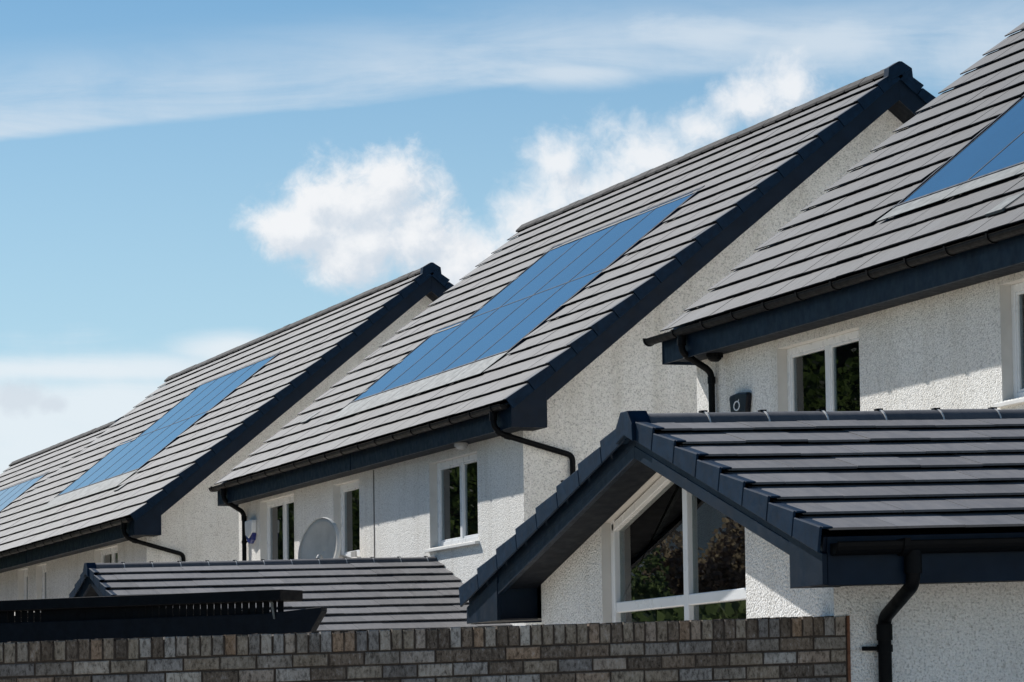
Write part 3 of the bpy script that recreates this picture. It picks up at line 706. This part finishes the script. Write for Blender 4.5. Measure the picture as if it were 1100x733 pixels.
# ------------------------------------------------------------------ brick garden wall
def garden_wall():
    e = V((7.33, 17.150, 2.073)); o = V((LEFT[0], LEFT[1], LEFT[2]))
    d = o - e; ln = d.length; d.normalize(); back = V((d.y, -d.x, 0)).normalized()
    if back.y < 0: back = -back
    up = V((0,0,1)); root = thing('brick_garden_wall', 'weathered grey brick garden wall with upright brick coping', 'wall', (e.x, e.y, 0))
    sp, ch, bl, mj = ln / 72.5, .0665, ln / 72.5 * 3.02, .0095
    ln2 = ln * 1.25; th = .2
    cap = MB(); body = MB(); mo = MB()
    def brick(mb, a0, a1, z0, z1, tint):
        # each brick slightly irregular, its arrises chipped
        j = lambda s=.0016: random.uniform(-s, s)
        pr = random.uniform(-.003, .003)
        f = lambda a, z, k: e + d*a + up*z + back*k
        c = .0035
        A0, A1, Z0, Z1 = a0 + j(), a1 + j(), z0 + j(), z1 + j()
        mb.hexa([f(A0+j(),Z0,pr+c), f(A1+j(),Z0,pr+c), f(A1,Z0,th), f(A0,Z0,th), f(A0+j(),Z1,pr+c), f(A1+j(),Z1,pr+c), f(A1,Z1,th), f(A0,Z1,th)], tint)
        mb.hexa([f(A0+c,Z0+c,pr), f(A1-c,Z0+c,pr), f(A1,Z0,pr+c+.0005), f(A0,Z0,pr+c+.0005), f(A0+c,Z1-c,pr), f(A1-c,Z1-c,pr), f(A1,Z1,pr+c+.0005), f(A0,Z1,pr+c+.0005)], tint)
    hs = .094; a = .012
    while a < ln2:
        brick(cap, a + mj*.5, a + sp - mj*.5, -hs + random.uniform(-.002,.002), random.uniform(-.004, .002), random.random()); a += sp
    z = -hs - mj; row = 0
    while z > -2.05:
        a = .012 - (bl*.5 if row % 2 else 0)
        while a < ln2:
            a0, a1 = max(a, .012) + mj*.5, a + bl - mj*.5
            if a1 - a0 > .02: brick(body, a0, a1, z - ch + mj, z, random.random())
            a += bl
        z -= ch; row += 1
    mo.obox(e + up*(-.012) + back*.006, d*ln2, back*(th-.012), up*(-2.03))
    # ragged bedding mortar on top
    a = 0
    while a < ln2:
        w_ = random.uniform(.02, .06); h_ = random.uniform(.001, .006)
        mo.obox(e + d*a + up*(-.01) + back*.02, d*w_, back*.15, up*(.008 + h_)); a += w_ + random.uniform(0, .03)
    st = MB(); st.obox(e + d*(-.004) + back*(-.004), d*.014, back*(th), up*(-2.0)); 
    cap.build('coping', M['brick'], root); body.build('brickwork', M['brick'], root); mo.build('mortar', M['mortar'], root); st.build('sealant_strip', M['rust'], root)
LEFT = (3.13, 17.35, 1.968)
garden_wall()

# ------------------------------------------------------------------ black pergola behind the wall
def pergola():
    A = V((8.36, 31.0, 2.633)); d = V((-.6395, .7688, 0)); b = V((.7688, .6395, 0)); up = V((0,0,1)); L = 5.2
    root = thing('pergola', 'black stained timber pergola with slanted beam ends behind the brick wall', 'pergola', (A.x, A.y, 0))
    P = lambda a, k, z: A + d*a + b*k + up*z
    m = MB()     # front beam, its end cut on a slant
    m.prism([P(0,0,-.01), P(.0,0,-.05), P(.20,0,-.33), P(L,0,-.34), P(L,0,-.05), P(.6,0,-.05)], b*.09); m.build('front_beam', M['timber_navy'], root, bevel=.006)
    m = MB(); m.prism([P(.36,-.10,.055), P(.36,-.10,.15), P(L,-.10,.15), P(L,-.10,.055)], b*.34); m.build('top_board', M['timber'], root, bevel=.006)
    m = MB(); m.prism([P(2.0,2.3,0), P(2.0,2.3,-.12), P(2.3,2.3,-.32), P(L,2.3,-.32), P(L,2.3,0)], b*.09); m.build('rear_beam', M['timber_navy'], root, bevel=.006)
    m = MB()     # upright louvre slats between beam and board; solid boarding in the middle bay
    a = .42
    while a < L - .05:
        gap = a < 2.2 or 3.0 < a < 3.45
        w = min(.074, .058 + .007*a) if a < 2.6 else (.060 if gap else .075)
        m.obox(P(a, .03, -.07), d*w, b*(.006 if gap else .03), up*.13); a += .075
    m.obox(P(.42,.10,-.34), d*(L-.45), b*.02, up*.28)
    m.build('slats', M['timber'], root)
    for k in range(5):
        r = MB(); a = 2.0 + k*.70
        r.prism([P(a,.10,.0), P(a,2.6,.0), P(a,2.75,.03), P(a,2.75,.05), P(a,.10,.05)], d*.05); r.build('rafter', M['timber'], root)
    for a, k in ((.75, .11), (L-.3, .11), (2.3, 2.2), (L-.3, 2.2)):
        p = MB(); p.obox(P(a, k, -2.633), d*.1, b*.1, up*(2.633-.0)); p.build('post', M['timber'], root)
    br = MB(); br.prism([P(.50,-.02,.05), P(.525,-.02,.05), P(.49,-.02,-.10), P(.48,-.02,-.10)], b*.012); br.build('bracket', M['lead'], root)
pergola()

# ------------------------------------------------------------------ satellite dish
def dish():
    c = V((13.12, 48.75, 4.03)); f = V((-.90, -.40, .16)).normalized()
    root = thing('satellite_dish', 'grey round satellite dish fixed to the middle house wall between two windows', 'satellite dish', (13.64, 49.0, 4.0))
    e1 = V((0,0,1)).cross(f).normalized(); e2 = f.cross(e1)
    m = MB(); R_, n, k = .44, 40, 8; rings = []
    for j in range(k + 1):
        r = R_ * j / k; dpt = .085 * ((j / k)**2 - 1); i = len(m.v)
        for q in range(n): t = 2*math.pi*q/n; m.v.append(tuple(c + (e1*math.cos(t)*.93 + e2*math.sin(t))*r + f*dpt))
        rings.append(i)
    for a, b in zip(rings, rings[1:]):
        for q in range(n): m.f.append((a+q, a+(q+1)%n, b+(q+1)%n, b+q)); m.t.append(.5); m.m.append(0)
    o = m.build('reflector', M['dish'], root, smooth=True)
    so = o.modifiers.new('thickness', 'SOLIDIFY'); so.thickness = .012; so.offset = 0
    rm = MB(); pts = [c + (e1*math.cos(2*math.pi*q/n)*.93 + e2*math.sin(2*math.pi*q/n))*(R_+.004) - f*.012 for q in range(n)]
    for q in range(n):
        p, r = pts[q], pts[(q+1)%n]; w = f*.034
        o1 = (p-c).normalized()*.012; o2 = (r-c).normalized()*.012
        rm.face([p, r, r+w, p+w]); rm.face([p+o1, r+o2, r+o2-w*.6, p+o1-w*.6]); rm.face([p+w, r+w, r+o2, p+o1])
    rm.build('rim', M['dish_rim'], root, smooth=True)
    ar = MB(); a0 = c - e2*(R_*.97); a1 = c + f*.13 + e1*.20 - e2*.15; ar.tube([a0 - f*.03, a0 + f*.10, a1 - e2*.03], .016, 10); ar.build('arm', M['grey_plastic'], root)
    ln = MB(); ln.tube([a1 - e2*.07, a1 + e2*.02, a1 + e2*.05], [.045, .045, .028], 14); ln.build('receiver', M['dish'], root, smooth=True)
    bk = MB(); bk.tube(bend([c - f*.10, c - f*.24, V((13.64, 48.82, 3.9))], .05), .022, 10); bk.box(13.615, 13.645, 48.72, 48.92, 3.80, 4.02); bk.build('bracket', M['grey_plastic'], root)
dish()

# ------------------------------------------------------------------ alarm boxes and lamps
def alarm_black():
    root = thing('alarm_box', 'black shield shaped alarm box with a white ring emblem below the right house eaves', 'alarm box', (13.585, 34.30, 4.6))
    X, y, z = 13.585, 34.31, 4.835
    prof = [(-.225,.0), (-.24,-.03), (-.19,-.24), (-.165,-.34), (.165,-.34), (.19,-.24), (.24,-.03), (.225,.0), (.0,.014)]
    m = MB(); m.prism([(X-.06, y+a, z+b) for a, b in prof], (.058,0,0)); m.build('cover', M['alarm_black'], root, bevel=.014)
    m = MB(); m.prism([(X-.067, y+a, z+b) for a, b in ((-.186,-.195),(-.155,-.335),(.155,-.335),(.186,-.195),(0,-.21))], (.02,0,0)); m.build('strobe_lens', M['alarm_blue'], root, bevel=.006)
    r = MB(); n = 24
    for k in range(n):
        t0, t1 = 2*math.pi*k/n, 2*math.pi*(k+1)/n
        q = lambda t, rr: (X-.0625, y+.03+math.cos(t)*.085*rr, z-.115+math.sin(t)*.05*rr)
        r.prism([q(t0,1), q(t1,1), q(t1,.74), q(t0,.74)], (.004,0,0))
    r.prism([(X-.0625, y-.0, z-.07), (X-.0625, y-.035, z-.052), (X-.0625, y-.025, z-.075)], (.004,0,0))
    r.build('emblem', M['alarm_white'], root)
def alarm_white():
    root = thing('alarm_box', 'white alarm box with a blue lower edge beside the middle house far downpipe', 'alarm box', (13.643, 54.45, 4.45))
    X, y, z = 13.643, 54.44, 4.77
    m = MB(); m.prism([(X-.08, y+a, z+b) for a, b in ((-.21,0),(-.22,-.05),(-.20,-.19),(.0,-.27),(.20,-.21),(.22,-.05),(.21,0))], (.078,0,0)); m.build('cover', M['alarm_white'], root, bevel=.012)
    m = MB(); m.prism([(X-.072, y+a, z+b) for a, b in ((-.205,-.195),(-.15,-.30),(.0,-.35),(.13,-.30),(.195,-.215),(.0,-.272))], (.07,0,0)); m.build('strobe_lens', M['alarm_blue'], root, bevel=.008)
alarm_black(); alarm_white()
def lamp(label, p, mat):
    root = thing('eaves_lamp', label, 'lamp', p); x, y, z = p
    m = MB(); n = 16; prof = [(.0,-.055),(.04,-.05),(.065,-.03),(.072,-.008),(.072,0.0)]
    for a, b in zip(prof, prof[1:]):
        for k in range(n):
            t0, t1 = 2*math.pi*k/n, 2*math.pi*(k+1)/n
            m.face([(x+math.cos(t)*r, y+math.sin(t)*r, z+h) for t, (r, h) in ((t0,a),(t1,a),(t1,b),(t0,b))])
    m.build('dome', mat, root, smooth=True)
    m = MB(); m.tube([(x,y,z-.012),(x,y,z+.03)], .085, 18); m.build('base', mat, root)
lamp('small pale dome lamp under the eaves above the first window of the middle house', (13.47, 43.35, 5.03), M['grey_plastic'])
lamp('small black dome lamp under the eaves beside the right house downpipe', (13.46, 34.75, 5.25), M['black'])

# ------------------------------------------------------------------ ground
m = MB(); m.face([(-900,-900,0),(900,-900,0),(900,900,0),(-900,900,0)])
gm, nt, b, out = newmat('ground_mix'); c = coords(nt)
nt.links.new(ramp(nt, noise(nt, c, .06, 6, .6), [(.35, (.07,.10,.035)), (.5, (.13,.13,.08)), (.6, (.24,.225,.20))]), b.inputs['Base Color']); b.inputs['Roughness'].default_value = .95
g = m.build('ground', gm); tag(g, 'lawns and open ground under the houses', 'ground', kind='structure')
m = MB(); m.face([(-1,-30,.004),(40,-30,.004),(40,100,.004),(-1,100,.004)])  # paving out of view, its tone raised to bounce light onto gables
pv = m.build('paving', mat_plain('pale_paving', (.56,.50,.42), .9, .2, .6, .2)); tag(pv, 'pale slab paving and drives between the houses', 'paving', kind='structure')

# ------------------------------------------------------------------ gardens across the lane (seen only as reflections in the panes)
def leafmat(name, a, b_):
    m, nt, b, out = newmat(name); t = tintnode(nt); k = ramp(nt, t, [(0, a), (1, b_)])
    nt.links.new(k, b.inputs['Base Color']); b.inputs['Roughness'].default_value = .55; b.inputs['Specular IOR Level'].default_value = .3
    tr = nt.nodes.new('ShaderNodeBsdfTranslucent'); nt.links.new(mixc(nt, 1, k, (1.2,1.35,.95), 'MULTIPLY'), tr.inputs[0])
    mx = nt.nodes.new('ShaderNodeMixShader'); mx.inputs[0].default_value = .35; nt.links.new(b.outputs[0], mx.inputs[1]); nt.links.new(tr.outputs[0], mx.inputs[2])
    nt.links.new(mx.outputs[0], out.inputs[0]); return m
M['leaf'] = leafmat('leaf_green', (.035,.055,.020), (.11,.145,.06)); M['bark'] = mat_plain('bark', (.07,.055,.04), .9, .2, 12, .3, 0, .01)
M['leaf2'] = leafmat('hedge_green', (.07,.095,.05), (.23,.27,.14))
def crown(mb, c, R_, n, rng, leaf=.22):
    lobes = [(V((rng.gauss(0,.45)*R_.x, rng.gauss(0,.45)*R_.y, rng.gauss(0,.4)*R_.z)), rng.uniform(.35,.6)) for _ in range(14)]
    for _ in range(n):
        l, s = rng.choice(lobes); u = V((rng.gauss(0,1), rng.gauss(0,1), rng.gauss(0,1))).normalized() * rng.uniform(.55,1)
        p = c + l + V((u.x*R_.x, u.y*R_.y, u.z*R_.z))*s
        a = V((rng.gauss(0,1), rng.gauss(0,1), rng.gauss(0,1))).normalized()*leaf*rng.uniform(.5,1); b_ = a.orthogonal().normalized()*leaf*.5
        mb.face([p-a, p+b_, p+a, p-b_], rng.random())
rng = random.Random(3)
def tree(label, x, y, h, sx, leaf, n=22000, sz=.12):
    root = thing('tree', label, 'tree', (x,y,0), 'trees across the lane')
    t = MB(); t.tube([(x,y,0),(x+.1,y,h*.3),(x-.1,y+.1,h*.6),(x,y,h*.85)], [.22,.17,.1,.03], 10)
    for q in range(6):
        an = q*1.1; t.tube([(x,y,h*(.35+.06*q)),(x+math.cos(an)*h*.2,y+math.sin(an)*h*.2,h*(.5+.06*q))], [.08,.02], 7)
    t.build('trunk', M['bark'], root)
    cr = MB(); crown(cr, V((x,y,h*.55)), V((sx, h*.40, h*.50)), n, rng, sz); cr.build('crown', M[leaf], root)
M['leaf3'] = leafmat('copper_leaf', (.20,.14,.125), (.40,.30,.265))
tree('tall leafy tree across the lane, tallest of its row', 2.5, 72, 10.5, 3.2, 'leaf')
tree('broad leafy tree across the lane with a low crown', 5.0, 84, 9.5, 3.4, 'leaf')
tree('slim leafy tree across the lane', .6, 63, 9.0, 2.8, 'leaf')
tree('bushy leafy tree at the far end of the lane', 8.5, 106, 11.5, 4.2, 'leaf')
tree('rounded leafy tree between two taller ones', 6.8, 95, 10.5, 3.8, 'leaf')
tree('leafy tree nearest the added pale house', 1.6, 55, 8.0, 2.0, 'leaf')
eb = MB()  # unseen evergreen hedge, added to keep the upper pane reflections dark
for _ in range(26000):
    p = V((rng.uniform(-3.4,-2.2), rng.uniform(54,128), rng.uniform(.3,12.2))); p.z += .5*math.sin(p.y*.9) + .3*math.sin(p.y*2.3)
    a = V((rng.gauss(0,1), rng.gauss(0,1), rng.gauss(0,1))).normalized()*.26; b_ = a.orthogonal().normalized()*.14
    eb.face([p-a, p+b_, p+a, p-b_], rng.random()*.6)
root = thing('hedge', 'added tall evergreen hedge behind the lane trees, darkens the pane reflections', 'hedge', (-2.8,90,0)); eb.build('foliage', M['leaf'], root)
st = MB(); st.box(-3.3,-2.5,54.5,127.5,0,11.6); st.build('stems', M['bark'], root)  # solid core that blocks sky gaps in the reflections
def shrub(label, c, R_, leaf, n, sz):
    root = thing('shrub', label, 'shrub', (c[0], c[1], 0), 'shrubs across the lane')
    st = MB()
    for q in range(7): st.tube([(c[0]+.1*math.cos(q), c[1]+.1*math.sin(q), 0), (c[0]+R_[0]*.5*math.cos(q*.9), c[1]+R_[1]*.5*math.sin(q*.9), c[2])], [.05,.012], 7)
    st.build('stems', M['bark'], root); cr = MB(); crown(cr, V(c), V(R_), n, rng, sz); cr.build('crown', M[leaf], root)
shrub('copper leaved shrub across the lane', (-2.9, 45.2, 3.1), (.85, 1.0, 1.05), 'leaf3', 9000, .07)
shrub('small green shrub beside the copper leaved one', (-1.75, 44.6, 2.9), (.5, .6, .75), 'leaf2', 5000, .06)
root = thing('house', 'added pale house behind the shrubs, lightens the gable window reflection', 'house', (-6,51.5,0))
w_ = MB(); w_.box(-10,-.6,49.5,53.5,0,5.0); w_.build('wall', M['roughcast_fine'], root)  # unseen house, put in to give the gable panes something pale to reflect
r = MB(); r.prism([(-10.4,49.2,5.0),(-.2,49.2,5.0),(-5.3,49.2,7.6)], (0,4.6,0)); r.build('roof', M['tile'], root)
wn = MB(); wn.box(-8.4,-7.2,49.45,49.52,2.9,4.1); wn.build('window', M['upvc'], root)
hd = MB()
for _ in range(12000):
    p = V((rng.uniform(1.2,2.6), rng.uniform(27,44), 2.62 - abs(rng.gauss(0,.5)))); p.z += .2*math.sin(p.y*1.3)
    a = V((rng.gauss(0,1), rng.gauss(0,1), rng.gauss(0,1))).normalized()*.10; b_ = a.orthogonal().normalized()*.06
    hd.face([p-a, p+b_, p+a, p-b_], rng.random())
root = thing('hedge', 'clipped green hedge across the lane from the gable window', 'hedge', (1.9,36,0)); hd.build('foliage', M['leaf2'], root)
st = MB(); st.box(1.5,2.3,27.2,43.8,0,1.9); st.build('stems', M['bark'], root)

# ------------------------------------------------------------------ sun, sky, camera
S = V((-1.0, 2.5, 2.25)).normalized()
el = math.asin(S.z); az = math.atan2(S.x, S.y)
sd = bpy.data.lights.new('sun', 'SUN'); sd.energy = 4.6; sd.angle = math.radians(.53); sd.color = (1.0, .965, .915)
so = bpy.data.objects.new('sun', sd); col.objects.link(so); so.rotation_euler = S.to_track_quat('Z', 'Y').to_euler(); so.location = S * 60

w = bpy.data.worlds.new('World'); sc.world = w; w.use_nodes = True; nt = w.node_tree; nt.nodes.clear()
wo = nt.nodes.new('ShaderNodeOutputWorld'); bg = nt.nodes.new('ShaderNodeBackground'); nt.links.new(bg.outputs[0], wo.inputs[0])
sky = nt.nodes.new('ShaderNodeTexSky'); sky.sky_type = 'NISHITA'; sky.sun_disc = False; sky.sun_elevation = el; sky.sun_rotation = az
sky.air_density = 1.0; sky.dust_density = .1; sky.ozone_density = 2.5; sky.altitude = 50
bg.inputs['Strength'].default_value = SKY_STRENGTH = .075

tc = nt.nodes.new('ShaderNodeTexCoord'); sx = nt.nodes.new('ShaderNodeSeparateXYZ'); nt.links.new(tc.outputs['Generated'], sx.inputs[0])
AZ = math_(nt, 'MULTIPLY', math_(nt, 'ARCTAN2', sx.outputs[0], sx.outputs[1]), 57.2958)
EL = math_(nt, 'MULTIPLY', math_(nt, 'ARCSINE', sx.outputs[2]), 57.2958)
cb = nt.nodes.new('ShaderNodeCombineXYZ'); nt.links.new(AZ, cb.inputs[0]); nt.links.new(EL, cb.inputs[1]); P0 = cb.outputs[0]
def deg(u, v): return (10.2521 + u*.01433, 11.20 - v*.01408)      # compass bearing / height of a spot of sky
def vm(op, a, b):
    n = nt.nodes.new('ShaderNodeVectorMath'); n.operation = op
    for s, x in ((0, a), (1, b)):
        if isinstance(x, tuple): n.inputs[s].default_value = x
        else: nt.links.new(x, n.inputs[s])
    return n.outputs['Value'] if op in ('LENGTH',) else n.outputs[0]
def fbm(vec, scale, detail, rough, dist=0): return noise(nt, vec, scale, detail, rough, dist)
def blobs(vec, lst):
    o = None
    for (u, v, ru, rv) in lst:
        a, e = deg(u, v); q = vm('MULTIPLY', vm('SUBTRACT', vec, (a, e, 0)), (1/(ru*.01433), 1/(rv*.01408), 0))
        ln = nt.nodes.new('ShaderNodeVectorMath'); ln.operation = 'LENGTH'; nt.links.new(q, ln.inputs[0])
        x = math_(nt, 'SUBTRACT', 1.0, ln.outputs['Value'])
        if o is None: o = x
        else:
            mx = nt.nodes.new('ShaderNodeMath'); mx.operation = 'SMOOTH_MAX'; nt.links.new(o, mx.inputs[0]); nt.links.new(x, mx.inputs[1]); mx.inputs[2].default_value = .25; o = mx.outputs[0]
    return o
cum = [(418,205,55,55),(375,228,66,52),(322,246,52,36),(440,268,66,46),(375,285,62,34),(505,258,70,52),(560,240,70,60),(640,205,95,64),(600,172,54,46),(690,172,90,58),(745,150,64,44),(800,118,66,46),(850,102,56,44),(860,150,100,60),(600,270,110,60),(470,305,110,44),(420,240,60,60)]
puff = [(420,196,52,50),(372,220,72,54),(318,246,58,36),(440,250,66,56),(372,280,66,36),(490,285,64,40),(345,212,50,40),(400,260,70,50)]
bank = [(505,262,50,40),(555,245,56,50),(640,205,95,60),(600,172,44,36),(690,168,90,52),(750,140,56,36),(805,115,56,38),(850,100,44,38),(860,150,100,60),(600,262,110,52),(540,285,70,40)]
def cumulus(vec, lst):
    b = blobs(vec, lst); n = fbm(vec, .95, 11, .60, .30); n2 = fbm(vec, 3.4, 6, .65, .5)
    return math_(nt, 'ADD', b, math_(nt, 'ADD', math_(nt, 'MULTIPLY', math_(nt, 'SUBTRACT', n, .5), 1.9), math_(nt, 'MULTIPLY', math_(nt, 'SUBTRACT', n2, .5), .75)))
SH = vm('ADD', P0, (-.20, .28, 0))
D0 = cumulus(P0, puff); D1 = cumulus(SH, puff); B0 = cumulus(P0, bank); B1 = cumulus(SH, bank)
def sstep(x, a, b):
    n = nt.nodes.new('ShaderNodeMapRange'); n.interpolation_type = 'SMOOTHSTEP'; nt.links.new(x, n.inputs[0]); n.inputs[1].default_value = a; n.inputs[2].default_value = b; return n.outputs[0]
aC = math_(nt, 'MULTIPLY', sstep(D0, -.25, .62), .97); aB = math_(nt, 'MULTIPLY', sstep(B0, -.15, .95), .90)
lit = sstep(math_(nt, 'SUBTRACT', D0, D1), -.50, .60); litB = sstep(math_(nt, 'SUBTRACT', B0, B1), -.55, .30)
# high thin streaks
tilt = N(nt, 'ShaderNodeMapping'); nt.links.new(P0, tilt.inputs[0]); tilt.inputs['Rotation'].default_value = (0,0,math.radians(-9)); tilt.inputs['Scale'].default_value = (.16,.95,1)
s1 = fbm(tilt.outputs[0], 1.3, 8, .62, .6); s2 = fbm(P0, .5, 6, .6, .4)
# the thin veil: a crisp lower edge climbing to the right, fading upwards into streaks
U_ = math_(nt, 'DIVIDE', math_(nt, 'SUBTRACT', AZ, 10.2521), .01433)
line = math_(nt, 'MAXIMUM', math_(nt, 'SUBTRACT', 147.0, math_(nt, 'MULTIPLY', U_, .102)), math_(nt, 'SUBTRACT', 98.0, math_(nt, 'MULTIPLY', U_, .02)))
Vp = math_(nt, 'DIVIDE', math_(nt, 'SUBTRACT', 11.20, EL), .01408)
ed = math_(nt, 'ADD', math_(nt, 'SUBTRACT', line, Vp), math_(nt, 'MULTIPLY', math_(nt, 'SUBTRACT', fbm(tilt.outputs[0], 2.2, 6, .6, .3), .5), 16.0))
veil = math_(nt, 'MULTIPLY', sstep(ed, -4.0, 7.0), math_(nt, 'SUBTRACT', 1.0, sstep(ed, 8.0, 118.0)))
veil = math_(nt, 'MULTIPLY', veil, sstep(math_(nt, 'ADD', s1, math_(nt, 'MULTIPLY', s2, .35)), .28, .92))
brt = blobs(P0, [(760,42,150,36),(900,55,260,44),(1060,60,160,60),(620,78,160,20)])
aB2 = math_(nt, 'MULTIPLY', sstep(math_(nt, 'ADD', brt, math_(nt, 'ADD', math_(nt, 'MULTIPLY', math_(nt, 'SUBTRACT', s1, .5), 1.5), math_(nt, 'MULTIPLY', math_(nt, 'SUBTRACT', s2, .5), .9))), -.10, 1.05), .85)
aS = math_(nt, 'MAXIMUM', math_(nt, 'MULTIPLY', veil, .85), aB2)
low = blobs(P0, [(20,455,180,95),(110,440,180,60),(60,395,320,22),(0,520,260,90),(40,480,180,70),(260,375,90,26)])
aL = math_(nt, 'MULTIPLY', sstep(math_(nt, 'ADD', low, math_(nt, 'ADD', math_(nt, 'MULTIPLY', math_(nt, 'SUBTRACT', s1, .5), 1.0), math_(nt, 'MULTIPLY', math_(nt, 'SUBTRACT', s2, .5), .7))), -.15, .8), .85)
low2 = blobs(P0, [(22,425,42,24),(48,432,26,16)])
n3 = fbm(P0, 1.8, 6, .6)
aG = math_(nt, 'MULTIPLY', sstep(math_(nt, 'ADD', low2, math_(nt, 'MULTIPLY', math_(nt, 'SUBTRACT', n3, .5), 1.6)), .0, .7), .6)
CW = 1.0 / SKY_STRENGTH
white = tuple(CW * x for x in (.69,.70,.715)); shade = tuple(CW * x for x in (.50,.55,.61)); wisp = tuple(CW * x for x in (.50,.57,.64)); lowc = tuple(CW * x for x in (.62,.665,.70)); greyc = tuple(CW * x for x in (.47,.52,.58))
SKYC = mixc(nt, 1, sky.outputs[0], (.55,.76,.84), 'MULTIPLY')
hz = nt.nodes.new('ShaderNodeMapRange'); nt.links.new(EL, hz.inputs[0])
for i_, v_ in ((1, 12.), (2, 1.), (3, 0.), (4, .80)): hz.inputs[i_].default_value = v_
SKYC = mixc(nt, hz.outputs[0], SKYC, tuple(x / SKY_STRENGTH for x in (.48,.62,.70)))
k = mixc(nt, aS, SKYC, wisp); k = mixc(nt, aL, k, lowc); k = mixc(nt, aG, k, greyc)
k = mixc(nt, aB, k, mixc(nt, litB, shade, white)); k = mixc(nt, aC, k, mixc(nt, lit, shade, white))
nt.links.new(k, bg.inputs['Color'])

A_, T_, R_ = .3149, .0777, .0136
fw = V((math.sin(A_)*math.cos(T_), math.cos(A_)*math.cos(T_), math.sin(T_))); rt = V((math.cos(A_), -math.sin(A_), 0)); up = rt.cross(fw)
rt2 = rt*math.cos(R_) - up*math.sin(R_); up2 = rt*math.sin(R_) + up*math.cos(R_)
cd = bpy.data.cameras.new('camera'); cam = bpy.data.objects.new('camera', cd); col.objects.link(cam)
mt = Matrix((rt2, up2, -fw)).transposed().to_4x4(); mt.translation = V((0,0,HC)); cam.matrix_world = mt
cd.sensor_width = 36; cd.sensor_fit = 'HORIZONTAL'; cd.lens = 36 * 4022.05 / 1100; cd.shift_y = 111.09 / 1100; cd.clip_start = .1; cd.clip_end = 3000
sc.camera = cam
sc.render.engine = 'CYCLES'; sc.cycles.use_denoising = True; sc.cycles.max_bounces = 8; sc.cycles.transparent_max_bounces = 12
vs = sc.view_settings; vs.view_transform = 'Standard'; vs.look = 'None'; vs.exposure = .40; vs.gamma = 1; vs.use_curve_mapping = False
